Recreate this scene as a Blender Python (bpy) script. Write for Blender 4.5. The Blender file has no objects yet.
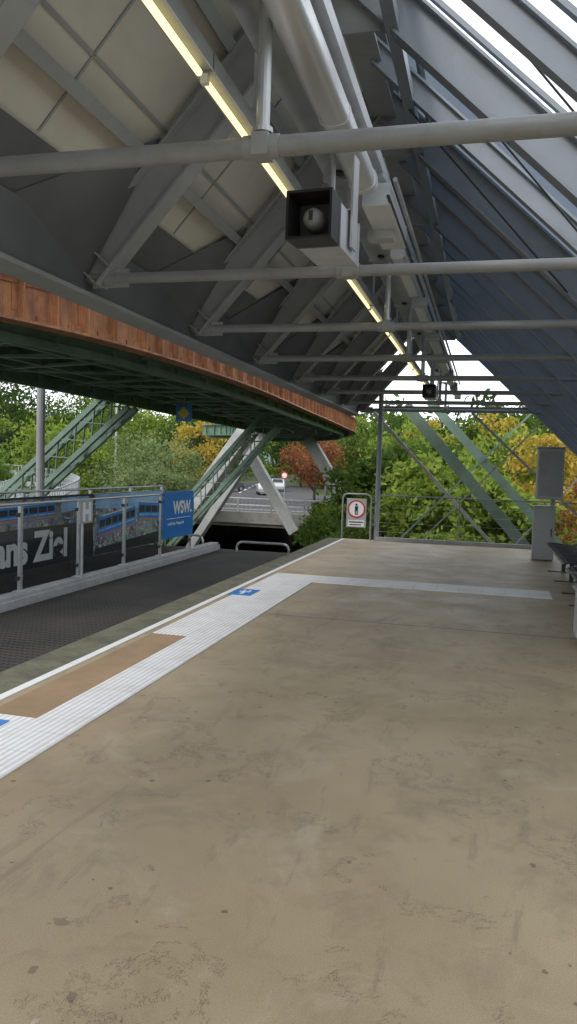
import bpy, math, random
import numpy as np
from mathutils import Vector, Matrix
random.seed(7); rng=np.random.default_rng(7)
S=bpy.context.scene
V=Vector
# ---------------------------------------------------------------- materials
def newmat(name):
    m=bpy.data.materials.new(name); m.use_nodes=True
    nt=m.node_tree; b=nt.nodes["Principled BSDF"]
    return m,nt,b
def N(nt,t,**kw):
    n=nt.nodes.new(t)
    for k,v in kw.items(): setattr(n,k,v)
    return n
def ramp(nt,src,p0,p1,c0=(0,0,0,1),c1=(1,1,1,1)):
    r=N(nt,'ShaderNodeValToRGB'); e=r.color_ramp.elements
    e[0].position=p0; e[1].position=p1; e[0].color=c0; e[1].color=c1
    nt.links.new(src,r.inputs[0]); return r.outputs[0]
def noise(nt,co,scale,detail=3,rough=.6,dist=0):
    n=N(nt,'ShaderNodeTexNoise'); n.inputs['Scale'].default_value=scale
    n.inputs['Detail'].default_value=detail; n.inputs['Roughness'].default_value=rough
    n.inputs['Distortion'].default_value=dist
    nt.links.new(co,n.inputs['Vector']); return n.outputs['Fac']
def mix(nt,f,a,b,mode='MIX'):
    n=N(nt,'ShaderNodeMix',data_type='RGBA',blend_type=mode)
    for i,x in ((0,f),(6,a),(7,b)):
        if isinstance(x,(int,float)): n.inputs[i].default_value=x
        elif isinstance(x,tuple): n.inputs[i].default_value=(x+(1,))[:4]
        else: nt.links.new(x,n.inputs[i])
    return n.outputs[2]
def math_(nt,op,a,b=None,c=None):
    n=N(nt,'ShaderNodeMath',operation=op)
    for i,x in enumerate((a,b,c)):
        if x is None: continue
        if isinstance(x,(int,float)): n.inputs[i].default_value=x
        else: nt.links.new(x,n.inputs[i])
    return n.outputs[0]
def pm(name,col,rough=.6,metal=0,var=.25,scale=3.,dirt=None,dirtamt=.5,bump=0.,bscale=40.,streak=None,spec=.5):
    m,nt,b=newmat(name)
    tc=N(nt,'ShaderNodeTexCoord'); co=tc.outputs['Object']
    n1=noise(nt,co,scale,2)
    c0=tuple(c*(1-var) for c in col); c1=tuple(min(1,c*(1+var)) for c in col)
    c=mix(nt,ramp(nt,n1,.3,.7),c0,c1)
    if dirt:
        n2=noise(nt,co,scale*3.7,5,.7,.4)
        f=math_(nt,'MULTIPLY',ramp(nt,n2,.48,.75),dirtamt)
        c=mix(nt,f,c,dirt)
    if streak:
        mp=N(nt,'ShaderNodeMapping'); mp.inputs['Scale'].default_value=(9,9,.9); nt.links.new(co,mp.inputs['Vector'])
        c=mix(nt,math_(nt,'MULTIPLY',ramp(nt,noise(nt,mp.outputs[0],1.2,5,.7),.45,.68),.65),c,streak)
        mp=N(nt,'ShaderNodeMapping'); mp.inputs['Scale'].default_value=(14,14,1.2); nt.links.new(co,mp.inputs['Vector'])
        c=mix(nt,math_(nt,'MULTIPLY',ramp(nt,noise(nt,mp.outputs[0],1.,4,.7),.56,.72),.4),c,(.62,.36,.20))
    nt.links.new(c,b.inputs['Base Color'])
    b.inputs['Roughness'].default_value=rough
    b.inputs['Metallic'].default_value=metal
    b.inputs['Specular IOR Level'].default_value=spec
    if bump:
        bn=N(nt,'ShaderNodeBump'); bn.inputs['Strength'].default_value=bump; bn.inputs['Distance'].default_value=.01
        nt.links.new(noise(nt,co,bscale),bn.inputs['Height']); nt.links.new(bn.outputs[0],b.inputs['Normal'])
    return m
STEEL=pm('painted_steel_grey',(.29,.30,.30),.5,.0,.08,1.5,(.16,.13,.10),.28)
STEELB=pm('painted_steel_bluegrey',(.25,.28,.32),.45,.0,.08,1.5,(.14,.13,.12),.22)
RODM=pm('pipe_grey',(.27,.28,.285),.42,.1,.08,3.,(.16,.11,.075),.35)
GALV=pm('galvanised',(.50,.52,.54),.38,.55,.10,4.,(.33,.32,.30),.25)
ALU=pm('aluminium_duct',(.74,.76,.78),.30,.55,.03,2.)
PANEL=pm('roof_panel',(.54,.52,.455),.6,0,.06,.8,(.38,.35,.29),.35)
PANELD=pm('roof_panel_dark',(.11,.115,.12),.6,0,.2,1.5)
RUST=pm('rust_orange_paint',(.44,.195,.085),.65,0,.2,2.5,(.14,.07,.045),.6,.3,30,streak=(.12,.06,.04))
GREEN=pm('girder_green',(.11,.19,.125),.55,0,.25,2.,(.06,.05,.035),.5)
GREENL=pm('leg_green',(.17,.25,.19),.5,0,.2,1.,(.10,.10,.07),.5)
LEGG=pm('leg_grey',(.42,.42,.40),.6,0,.15,1.,(.2,.19,.16),.5)
BLACK=pm('black',(.012,.012,.013),.5,0,.2)
DARKM=pm('dark_metal',(.04,.042,.045),.4,.3,.2)
WHITE=pm('white_paint',(.80,.81,.81),.5,0,.04,3.,(.55,.53,.48),.3)
CAB=pm('cabinet_grey',(.38,.40,.40),.5,0,.06,2.,(.25,.25,.22),.35)
BLUE=pm('sign_blue',(.015,.19,.58),.35,0,.05)
YEL=pm('sign_yellow',(.75,.5,.03),.4,0,.05)
RED=pm('sign_red',(.5,.03,.02),.4,0,.05)
ORANGE=pm('print_orange',(.8,.25,.03),.4,0,.05)
SKYB=pm('print_skyblue',(.35,.6,.9),.4,0,.2,3)
NAVY=pm('print_dark',(.022,.026,.035),.35,0,.3,1.5)
CONC=pm('bridge_concrete',(.30,.29,.26),.8,0,.2,.6,(.12,.11,.09),.6)
KERB=pm('kerb_grey',(.38,.39,.40),.7,0,.12,2.,(.18,.17,.14),.5)
ASPH=pm('asphalt',(.055,.055,.056),.85,0,.2,1.,None,0,.2,30)
RUBBER=pm('rubber',(.02,.02,.02),.8)
BARK=pm('bark',(.07,.055,.04),.9,0,.3,4,None,0,.5,20)
m,nt,b=newmat('lit_tube'); b.inputs['Base Color'].default_value=(1,.9,.7,1)
b.inputs['Emission Color'].default_value=(1,.84,.42,1); b.inputs['Emission Strength'].default_value=1.5; TUBE=m
m,nt,b=newmat('glass'); out=nt.nodes['Material Output']
tr=N(nt,'ShaderNodeBsdfTransparent'); tr.inputs[0].default_value=(.96,.98,.98,1)
gl=N(nt,'ShaderNodeBsdfGlossy'); gl.inputs['Roughness'].default_value=.05
mx=N(nt,'ShaderNodeMixShader'); mx.inputs[0].default_value=.035
nt.links.new(tr.outputs[0],mx.inputs[1]); nt.links.new(gl.outputs[0],mx.inputs[2]); nt.links.new(mx.outputs[0],out.inputs[0]); GLASS=m
m,nt,b=newmat('frosted_glass'); out=nt.nodes['Material Output']
tl=N(nt,'ShaderNodeBsdfTranslucent'); tl.inputs[0].default_value=(.60,.66,.73,1)
df=N(nt,'ShaderNodeBsdfDiffuse'); df.inputs[0].default_value=(.38,.42,.47,1)
mx=N(nt,'ShaderNodeMixShader'); mx.inputs[0].default_value=.45
nt.links.new(tl.outputs[0],mx.inputs[1]); nt.links.new(df.outputs[0],mx.inputs[2]); nt.links.new(mx.outputs[0],out.inputs[0]); FROST=m
# platform floor
m,nt,b=newmat('platform_concrete'); tc=N(nt,'ShaderNodeTexCoord'); co=tc.outputs['Object']
c=mix(nt,ramp(nt,noise(nt,co,.45,5,.6,.3),.35,.65),(.31,.238,.142),(.43,.345,.218))
c=mix(nt,math_(nt,'MULTIPLY',ramp(nt,noise(nt,co,1.9,6,.75,.5),.50,.72),.6),c,(.20,.155,.098))
c=mix(nt,math_(nt,'MULTIPLY',ramp(nt,noise(nt,co,1.0,6,.72,1.2),.55,.72),.40),c,(.52,.45,.33))
mp=N(nt,'ShaderNodeMapping'); mp.inputs['Scale'].default_value=(1.,.22,1.); mp.inputs['Rotation'].default_value=(0,0,.5); nt.links.new(co,mp.inputs[0])
c=mix(nt,math_(nt,'MULTIPLY',ramp(nt,noise(nt,mp.outputs[0],5,6,.8,.8),.57,.66),.32),c,(.13,.10,.07))
g=ramp(nt,noise(nt,co,210,3,.8),.30,.70,(.66,.66,.66,1),(1.28,1.28,1.28,1)); c=mix(nt,1.,c,g,'MULTIPLY')
sep=N(nt,'ShaderNodeSeparateXYZ'); nt.links.new(co,sep.inputs[0])
nn=N(nt,'ShaderNodeTexNoise'); nn.inputs['Scale'].default_value=24; nt.links.new(co,nn.inputs['Vector'])
def spots(c,scale,size,powr,col,amt,wob):
    vo=N(nt,'ShaderNodeTexVoronoi'); vo.inputs['Scale'].default_value=scale
    sc=N(nt,'ShaderNodeVectorMath',operation='SCALE'); sc.inputs['Scale'].default_value=wob; nt.links.new(nn.outputs['Color'],sc.inputs[0])
    wv=N(nt,'ShaderNodeVectorMath',operation='ADD'); nt.links.new(co,wv.inputs[0]); nt.links.new(sc.outputs[0],wv.inputs[1]); nt.links.new(wv.outputs[0],vo.inputs['Vector'])
    cr=N(nt,'ShaderNodeSeparateColor'); nt.links.new(vo.outputs['Color'],cr.inputs[0])
    thr=math_(nt,'MULTIPLY',math_(nt,'POWER',cr.outputs[0],powr),size)
    s=math_(nt,'LESS_THAN',vo.outputs['Distance'],thr)
    return mix(nt,math_(nt,'MULTIPLY',s,amt),c,col)
c=spots(c,2.3,.085,5.,(.08,.062,.045),.42,.09)
c=spots(c,5.5,.13,5.,(.08,.06,.04),.5,.05)
c=spots(c,11.,.17,4.5,(.07,.055,.04),.6,.03)
c=spots(c,6.1,.12,7.,(.62,.58,.50),.35,.03)
rid=math_(nt,'ABSOLUTE',math_(nt,'SUBTRACT',noise(nt,co,2.6,7,.8,.6),.5))
cr1=math_(nt,'LESS_THAN',rid,.007); pt=math_(nt,'GREATER_THAN',noise(nt,co,1.7,2),.55)
c=mix(nt,math_(nt,'MULTIPLY',math_(nt,'MULTIPLY',cr1,pt),.6),c,(.08,.06,.045))
for yj,wj,am in ((7.9,.016,.8),(13.2,.02,.45)):
    j=math_(nt,'LESS_THAN',math_(nt,'ABSOLUTE',math_(nt,'SUBTRACT',sep.outputs['Y'],yj)),wj)
    xr=math_(nt,'GREATER_THAN',sep.outputs['X'],-2.2)
    c=mix(nt,math_(nt,'MULTIPLY',math_(nt,'MULTIPLY',j,xr),am),c,(.09,.07,.05))
nt.links.new(c,b.inputs['Base Color'])
nt.links.new(math_(nt,'MULTIPLY_ADD',noise(nt,co,2,5),.45,.33),b.inputs['Roughness'])
bn=N(nt,'ShaderNodeBump'); bn.inputs['Strength'].default_value=.2; bn.inputs['Distance'].default_value=.003
nt.links.new(noise(nt,co,260,2),bn.inputs['Height']); nt.links.new(bn.outputs[0],b.inputs['Normal']); FLOOR=m
BROWNP=pm('brown_infill',(.31,.205,.115),.7,0,.12,2.,(.2,.14,.08),.5,.2,100)
EDGE=pm('platform_edge',(.14,.135,.09),.85,0,.3,3.,(.05,.065,.03),.7,.4,50)
def tactile(name,axis):
    m,nt,b=newmat(name); tc=N(nt,'ShaderNodeTexCoord'); co=tc.outputs['Object']
    sep=N(nt,'ShaderNodeSeparateXYZ'); nt.links.new(co,sep.inputs[0])
    A=sep.outputs['X' if axis=='Y' else 'Y']; B=sep.outputs['Y' if axis=='Y' else 'X']
    rib=math_(nt,'SINE',math_(nt,'MULTIPLY',A,2*math.pi/.042))
    f=math_(nt,'MULTIPLY_ADD',rib,.5,.5)
    c=mix(nt,f,(.60,.60,.59),(.86,.87,.87))
    fr=math_(nt,'FRACT',math_(nt,'DIVIDE',B,.30)); j=math_(nt,'LESS_THAN',fr,.02)
    c=mix(nt,math_(nt,'MULTIPLY',j,.45),c,(.3,.29,.26))
    d=math_(nt,'MULTIPLY',ramp(nt,noise(nt,co,3,6,.8),.46,.75),.5); c=mix(nt,d,c,(.44,.39,.31))
    nt.links.new(c,b.inputs['Base Color']); b.inputs['Roughness'].default_value=.6
    bn=N(nt,'ShaderNodeBump'); bn.inputs['Strength'].default_value=.4; bn.inputs['Distance'].default_value=.003
    nt.links.new(f,bn.inputs['Height']); nt.links.new(bn.outputs[0],b.inputs['Normal']); return m
TACY=tactile('tactile_long','Y'); TACX=tactile('tactile_cross','X')
m,nt,b=newmat('track_grating'); tc=N(nt,'ShaderNodeTexCoord'); co=tc.outputs['Object']
sep=N(nt,'ShaderNodeSeparateXYZ'); nt.links.new(co,sep.inputs[0])
gx=math_(nt,'LESS_THAN',math_(nt,'FRACT',math_(nt,'DIVIDE',sep.outputs['X'],.06)),.3)
gy=math_(nt,'LESS_THAN',math_(nt,'FRACT',math_(nt,'DIVIDE',sep.outputs['Y'],.10)),.3)
g=math_(nt,'MAXIMUM',gx,gy)
c=mix(nt,g,(.016,.016,.017),(.075,.070,.065)); c=mix(nt,ramp(nt,noise(nt,co,.8,5),.35,.7),c,mix(nt,.5,c,(.10,.09,.07)))
nt.links.new(c,b.inputs['Base Color']); b.inputs['Roughness'].default_value=.8; b.inputs['Specular IOR Level'].default_value=.2; GRAT=m
m,nt,b=newmat('printed_street_scene'); tc=N(nt,'ShaderNodeTexCoord'); co=tc.outputs['Object']
c=mix(nt,ramp(nt,noise(nt,co,2.,6,.7,1),.4,.6),(.05,.08,.13),(.38,.42,.45))
c=mix(nt,ramp(nt,noise(nt,co,6.,3,.6),.55,.65),c,(.30,.45,.10)); c=mix(nt,ramp(nt,noise(nt,co,9.,2,.6),.6,.68),c,(.6,.08,.03))
c=mix(nt,ramp(nt,noise(nt,co,5.,2,.6,2),.58,.66),c,(.7,.75,.8))
nt.links.new(c,b.inputs['Base Color']); b.inputs['Roughness'].default_value=.35; PRINT=m
m,nt,b=newmat('river_water'); tc=N(nt,'ShaderNodeTexCoord'); co=tc.outputs['Object']
b.inputs['Base Color'].default_value=(.010,.012,.009,1); b.inputs['Roughness'].default_value=.12; b.inputs['Specular IOR Level'].default_value=.3
bn=N(nt,'ShaderNodeBump'); bn.inputs['Strength'].default_value=.4; bn.inputs['Distance'].default_value=.05
nt.links.new(noise(nt,co,2.5,3),bn.inputs['Height']); nt.links.new(bn.outputs[0],b.inputs['Normal']); WATER=m
GROUND=pm('grass_ground',(.06,.085,.03),.95,0,.3,.4,(.09,.07,.04),.6,.5,10)
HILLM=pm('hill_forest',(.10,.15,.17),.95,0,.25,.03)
def leafmat(name,a,bc,tv=.35):
    m,nt,b=newmat(name); out=nt.nodes['Material Output']
    g=N(nt,'ShaderNodeNewGeometry'); tc=N(nt,'ShaderNodeTexCoord')
    f=math_(nt,'MULTIPLY_ADD',g.outputs['Random Per Island'],.6,math_(nt,'MULTIPLY',ramp(nt,noise(nt,tc.outputs['Object'],.7,1),.35,.65),.4))
    c=mix(nt,f,a,bc); b_=N(nt,'ShaderNodeBsdfDiffuse'); nt.links.new(c,b_.inputs[0])
    t=N(nt,'ShaderNodeBsdfTranslucent'); nt.links.new(mix(nt,1.,c,(1.25,1.3,.75),'MULTIPLY'),t.inputs[0])
    mx=N(nt,'ShaderNodeMixShader'); mx.inputs[0].default_value=tv
    nt.links.new(b_.outputs[0],mx.inputs[1]); nt.links.new(t.outputs[0],mx.inputs[2]); nt.links.new(mx.outputs[0],out.inputs[0]); nt.nodes.remove(b); return m
LG=leafmat('leaf_green',(.05,.095,.025),(.14,.205,.05)); LD=leafmat('leaf_dark',(.025,.05,.018),(.06,.10,.034))
LL=leafmat('leaf_lime',(.13,.20,.04),(.28,.35,.075)); LW=leafmat('leaf_willow',(.13,.19,.08),(.26,.31,.16))
LY=leafmat('leaf_yellow',(.34,.25,.05),(.56,.42,.10)); LR=leafmat('leaf_red',(.16,.065,.04),(.34,.15,.075))
# ---------------------------------------------------------------- mesh builder
class MB:
    def __init__(s): s.v=[];s.f=[];s.m=[];s.mats=[]
    def mi(s,mat):
        if mat not in s.mats: s.mats.append(mat)
        return s.mats.index(mat)
    def add(s,vs,fs,mat):
        o=len(s.v); s.v+= [tuple(v) for v in vs]; k=s.mi(mat)
        for f in fs: s.f.append(tuple(i+o for i in f)); s.m.append(k)
    def basis(s,p,q,up):
        d=(q-p).normalized(); up=V(up)
        if abs(d.dot(up))>.98: up=V((0,1,0))
        sd=d.cross(up).normalized(); return d,sd,sd.cross(d)
    def obox(s,p,q,w,h,mat,up=(0,0,1),off=(0,0)):
        p=V(p);q=V(q); d,sd,u=s.basis(p,q,up); o=sd*off[0]+u*off[1]
        vs=[b+o+sd*(a*w/2)+u*(c*h/2) for b in(p,q) for a,c in((-1,-1),(1,-1),(1,1),(-1,1))]
        s.add(vs,[(0,1,2,3),(7,6,5,4),(0,4,5,1),(1,5,6,2),(2,6,7,3),(3,7,4,0)],mat)
    def box(s,x0,x1,y0,y1,z0,z1,mat):
        s.obox((( x0+x1)/2,y0,(z0+z1)/2),((x0+x1)/2,y1,(z0+z1)/2),abs(x1-x0),abs(z1-z0),mat)
    def ibeam(s,p,q,w,h,mat,up=(0,0,1),tf=.018,tw=.012):
        s.obox(p,q,w,tf,mat,up,(0,h/2-tf/2)); s.obox(p,q,w,tf,mat,up,(0,-h/2+tf/2)); s.obox(p,q,tw,h-2*tf,mat,up)
    def cyl(s,p,q,r,mat,n=12,r2=None,caps=True):
        p=V(p);q=V(q); d,sd,u=s.basis(p,q,(0,0,1)); r2=r if r2 is None else r2
        vs=[]
        for b,rr in((p,r),(q,r2)):
            for i in range(n):
                a=2*math.pi*i/n; vs.append(b+sd*math.cos(a)*rr+u*math.sin(a)*rr)
        fs=[(i,(i+1)%n,n+(i+1)%n,n+i) for i in range(n)]
        if caps: fs+=[tuple(range(n))[::-1],tuple(range(n,2*n))]
        s.add(vs,fs,mat)
    def tube(s,pts,r,mat,n=8):
        for a,b in zip(pts[:-1],pts[1:]): s.cyl(a,b,r,mat,n)
    def obj(s,name,parent=None,smooth=None,bevel=0):
        me=bpy.data.meshes.new(name); me.from_pydata(s.v,[],s.f)
        for m in s.mats: me.materials.append(m)
        me.polygons.foreach_set('material_index',s.m); me.update()
        o=bpy.data.objects.new(name,me); S.collection.objects.link(o)
        if parent: o.parent=parent
        if smooth:
            bpy.context.view_layer.objects.active=o; o.select_set(True)
            bpy.ops.object.shade_smooth_by_angle(angle=math.radians(35)); o.select_set(False)
        if bevel:
            bv=o.modifiers.new('bev','BEVEL'); bv.width=bevel; bv.segments=2; bv.limit_method='ANGLE'
        return o
def E(name):
    o=bpy.data.objects.new(name,None); S.collection.objects.link(o); o.empty_display_size=.2; return o
def text(name,body,loc,rot,size,mat,parent,bold=0.,ext=.002,sx=1):
    cu=bpy.data.curves.new(name,'FONT'); cu.body=body; cu.size=size; cu.offset=bold; cu.extrude=ext
    cu.materials.append(mat); o=bpy.data.objects.new(name,cu); S.collection.objects.link(o)
    o.location=loc; o.rotation_euler=rot; o.scale=(sx,1,1); o.parent=parent; return o
RX=(math.pi/2,0,math.pi/2)
# ---------------------------------------------------------------- platform
g=MB(); g.box(-3.10,4.6,-5,17.1,-.45,0,FLOOR); g.obj('station_platform')
g=MB(); g.box(-3.44,-3.102,-5,17.1,-.5,-.004,EDGE); g.obj('platform_edge_kerb')
g=MB(); g.box(-3.10,-3.03,-5,17.0,.001,.005,WHITE); g.obj('white_edge_line')
T=E('tactile_paving')
g=MB(); g.box(-2.60,-2.27,-5,10.3,.001,.009,TACY); g.box(-2.95,-2.603,6.55,10.3,.001,.009,TACY); g.box(-2.95,-2.603,-5,4.1,.001,.009,TACY); g.obj('long_strip',T)
g=MB(); g.box(-2.95,.88,10.303,10.95,.001,.009,TACX); g.obj('cross_strip',T)
g=MB(); g.box(-2.95,-2.603,4.103,6.547,.001,.006,BROWNP); g.obj('infill_panel',T)
def floorsign(x0,x1,y0,y1):
    P=E('floor_sign'); g=MB(); g.box(x0,x1,y0,y1,.010,.014,BLUE)
    cx=(x0+x1)/2; cy=(y0+y1)/2
    g.box(cx-.02,cx+.02,cy-.14,cy-.02,.0145,.017,WHITE); g.box(cx-.07,cx+.07,cy+.0,cy+.035,.0145,.017,WHITE)
    g.box(cx-.05,cx-.02,cy+.08,cy+.14,.0145,.017,WHITE); g.box(cx+.03,cx+.06,cy+.07,cy+.13,.0145,.017,WHITE); g.obj('sign_plate',P)
floorsign(-3.0,-2.72,8.85,9.3); floorsign(-3.0,-2.72,3.55,4.0)
g=MB(); g.box(-8.6,-3.442,-5,16.6,-.55,-.35,GRAT); g.obj('track_floor_grating')
g=MB(); g.box(-6.02,-5.82,-5,16.4,-.348,-.18,KERB); g.box(-5.82,-5.78,-5,16.4,-.348,-.23,KERB); g.obj('track_kerb',bevel=.01)
F=E('glass_fence'); g=MB()
ys=[-.1+1.5*k for k in range(11)]
for y in ys:
    g.box(-5.94,-5.90,y-.03,y+.03,-.18,.97,GALV); g.box(-5.99,-5.85,y-.07,y+.07,-.179,-.165,GALV)
for a,b2 in zip(ys[:-1],ys[1:]):
    g.cyl((-5.92,a,.985),(-5.92,b2,.985),.02,GALV)
    for z in (.0,.84):
        g.box(-5.94,-5.90,a+.03,a+.08,z-.02,z+.03,DARKM); g.box(-5.94,-5.90,b2-.08,b2-.03,z-.02,z+.03,DARKM)
g.obj('posts_and_rails',F,smooth=True)
g=MB()
for a,b2 in zip(ys[:-1],ys[1:]): g.box(-5.924,-5.916,a+.05,b2-.05,-.038,.88,GLASS)
g.obj('glass_panes',F)
Bs=E('blue_information_sign'); g=MB(); g.box(-5.885,-5.86,13.42,14.9,.13,1.03,BLUE); g.box(-5.859,-5.856,13.55,14.75,.50,.512,WHITE); g.obj('board',Bs,bevel=.004)
text('lettering','WSW.',(-5.855,13.85,.60),RX,.34,WHITE,Bs,.012); text('small_lettering','mobil fuer Wuppertal',(-5.855,13.6,.38),RX,.09,WHITE,Bs)
Hs=E('stop_sign'); g=MB(); g.cyl((-5.84,10.36,-.18),(-5.84,10.36,1.0),.02,GALV); g.box(-5.83,-5.80,10.22,10.6,.64,1.0,CAB); g.obj('plate',Hs)
text('letter_h','H',(-5.797,10.29,.69),RX,.36,WHITE,Hs,.02)
Bn=E('advertising_banner'); g=MB()
g.box(-7.64,-7.60,4.0,13.9,-.34,.92,NAVY); g.box(-7.64,-7.60,13.92,17.4,-.34,.92,PRINT)
g.box(-7.599,-7.595,4.2,13.8,.38,.88,PRINT)
for y in [4,5.9,7.8,9.7,11.6,13.91,15.7,17.4]: g.box(-7.70,-7.645,y-.03,y+.03,-.345,1.0,GALV)
g.cyl((-7.66,4,1.01),(-7.66,17.4,1.01),.02,GALV)
TW=pm('train_blue',(.04,.28,.75),.35,0,.1)
def train(y0,L,z0,h,x=-7.59,sl=0.):
    def q(ya,yb,za,zb,dx,mt):
        g.add([(x+dx,ya,za+sl*(ya-y0)),(x+dx,yb,za+sl*(yb-y0)),(x+dx,yb,zb+sl*(yb-y0)),(x+dx,ya,zb+sl*(ya-y0))],[(0,1,2,3)],mt)
    q(y0,y0+L,z0,z0+h,0,TW); q(y0+.05,y0+L-.05,z0+h*.48,z0+h*.85,.003,BLACK); q(y0+.02,y0+L-.02,z0+h*.30,z0+h*.38,.003,SKYB)
    k=max(3,int(L/.28))
    for i in range(1,k): q(y0+i*L/k-.015,y0+i*L/k+.015,z0+h*.1,z0+h*.85,.006,TW)
    q(y0,y0+L,z0+.02,z0+.06,.003,ORANGE); q(y0+L*.1,y0+L*.9,z0+h,z0+h+.03,.003,WHITE)
train(9.9,2.6,.46,.28,sl=.02); train(14.1,1.7,.0,.42,sl=.10); train(15.95,1.35,.25,.42,sl=-.05)
g.add([(-7.594,8.4,.7),(-7.594,9.6,.7),(-7.594,9.6,.87),(-7.594,8.4,.87)],[(0,1,2,3)],SKYB); g.add([(-7.592,12.7,.6),(-7.592,13.7,.66),(-7.592,13.7,.87),(-7.592,12.7,.87)],[(0,1,2,3)],SKYB)
g.add([(-7.594,13.98,.62),(-7.594,17.3,.5),(-7.594,17.3,.9),(-7.594,13.98,.9)],[(0,1,2,3)],SKYB)
g.add([(-7.594,13.98,-.33),(-7.594,17.3,-.33),(-7.594,17.3,-.05),(-7.594,13.98,-.2)],[(0,1,2,3)],NAVY)
g.obj('board',Bn)
text('lettering','ans Ziel',(-7.585,10.70,-.20),RX,.72,WHITE,Bn,.026,sx=.98); text('lettering_start','bringt Dich',(-7.585,7.2,-.20),RX,.72,WHITE,Bn,.026,sx=.9)
def hoop(x0,x1,y,z,h):
    P=E('pipe_hoop_railing'); g=MB(); r=.12
    pts=[(x0,y,z),(x0,y,z+h-r),(x0+r*.3,y,z+h-r*.3),(x0+r,y,z+h),(x1-r,y,z+h),(x1-r*.3,y,z+h-r*.3),(x1,y,z+h-r),(x1,y,z)]
    g.tube(pts,.028,GALV); g.obj('hoop',P,smooth=True)
hoop(-5.35,-4.15,16.3,-.35,.22); hoop(-7.2,-6.2,16.4,-.35,.30)
P=E('no_entry_sign'); g=MB()
g.box(-3.00,-2.56,16.90,16.93,.28,.92,CAB); g.cyl((-2.78,16.896,.69),(-2.78,16.899,.69),.205,WHITE,28)
for i in range(28):
    a=2*math.pi*i/28;b2=2*math.pi*(i+1)/28
    g.obox((-2.78+.185*math.cos(a),16.890,.69+.185*math.sin(a)),(-2.78+.185*math.cos(b2),16.890,.69+.185*math.sin(b2)),.01,.034,RED,up=(math.cos((a+b2)/2),0,math.sin((a+b2)/2)))
g.cyl((-2.78,16.885,.785),(-2.78,16.894,.785),.025,BLACK); g.box(-2.815,-2.745,16.886,16.894,.65,.75,BLACK)
g.box(-2.81,-2.788,16.886,16.894,.56,.648,BLACK); g.box(-2.772,-2.75,16.886,16.894,.56,.648,BLACK)
g.box(-2.96,-2.60,16.894,16.899,.30,.44,WHITE); g.box(-2.94,-2.62,16.886,16.893,.385,.41,BLACK); g.box(-2.92,-2.66,16.886,16.893,.33,.35,BLACK)
pts=[(-3.10,16.95,0),(-3.10,16.95,.92),(-3.07,16.95,.99),(-3.0,16.95,1.02),(-2.56,16.95,1.02),(-2.49,16.95,.99),(-2.46,16.95,.92),(-2.46,16.95,0)]
g.tube(pts,.02,STEEL); 
g.obox((-2.46,16.97,.85),(-2.35,17.08,.85),.02,.03,STEEL); g.obox((-2.46,16.97,.35),(-2.35,17.08,.35),.02,.03,STEEL)
g.obj('board_and_frame',P,smooth=True)
Fe=E('platform_end_fence'); g=MB()
g.box(-2.34,2.9,17.0,17.08,.001,.08,KERB)
for x in (-2.3,-.55,1.2,2.9): g.box(x-.015,x+.015,17.03,17.06,.08,1.0,STEELB)
g.cyl((-2.34,17.045,1.01),(2.9,17.045,1.01),.014,STEELB)
for z in np.arange(.2,1.0,.2): g.cyl((-2.34,17.045,z),(2.9,17.045,z),.003,GALV,6)
g.obj('rails',Fe,smooth=True)
# ---------------------------------------------------------------- roof
R=E('station_roof')
YR=[3.1+2.01*k for k in range(-2,8)]
eL=V((-2.8,0,2.88)); ap=V((-1.05,0,4.86)); 
def at(v,y): return V((v.x,y,v.z))
nL=(ap-eL).cross(V((0,1,0))).normalized()
if nL.z<0: nL=-nL
g=MB()
for y in YR:
    p=at(eL,y); q=at(ap,y); 
    g.ibeam(p+nL*.08,q+nL*.08,.16,.28,STEEL,up=nL)
    for t in (.0,.06): 
        pp=p.lerp(q,t)+nL*.08; g.obox(pp-V((0,.075,0)),pp+V((0,.075,0)),.012,.24,STEEL,up=nL)
    g.obox(p+V((-.02,-.004,.02)),p+V((.26,-.004,.02)),.015,.13,STEEL)
    for bx in (.08,.16,.24): g.cyl(p+V((bx,-.03,.02)),p+V((bx,-.012,.02)),.013,DARKM,8)
g.obj('left_rafters',R)
g=MB()
def onL(t,o=0): return eL.lerp(ap,t)+nL*o
for t in (.02,.34,.68): g.ibeam(at(onL(t,.255),-2),at(onL(t,.255),17.2),.08,.06,STEEL,up=nL)
g.obj('purlins',R)
g=MB()
def quadstrip(a,b2,y0,y1,mat,th=.02):
    m_=(a+b2)/2; w=(b2-a).length; g.obox(at(m_,y0),at(m_,y1),w,th,mat,up=nL)
for i in range(len(YR)-1):
    y0=YR[i]+.004;y1=YR[i+1]-.004
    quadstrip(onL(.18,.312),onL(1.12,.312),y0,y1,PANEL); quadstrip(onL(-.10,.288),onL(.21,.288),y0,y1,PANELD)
    a=at(onL(0,.27),y1-.02); b3=at(onL(.40,.27),y1-.02); c3=at(onL(0,.27),y1-1.1)
    dz=nL*-.20
    g.add([a,b3,c3,a+dz],[(0,1,3),(0,3,2),(1,2,3),(0,2,1)],PANELD)
    for t in (.42,.60,.80): g.obox(at(onL(t,.297),y0),at(onL(t,.297),y1),.025,.008,STEEL,up=nL)
    g.obox(at(onL(.22,.296),(y0+y1)/2),at(onL(1.05,.296),(y0+y1)/2),.02,.006,STEEL,up=nL)
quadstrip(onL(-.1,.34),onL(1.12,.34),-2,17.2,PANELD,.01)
g.obj('left_panels',R)
g=MB(); g.box(-3.02,-2.86,-2,17.2,2.80,3.20,PANELD); g.box(-3.05,-2.82,-2,17.2,2.765,2.797,STEEL); g.obj('gutter_fascia',R)
g=MB()
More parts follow.
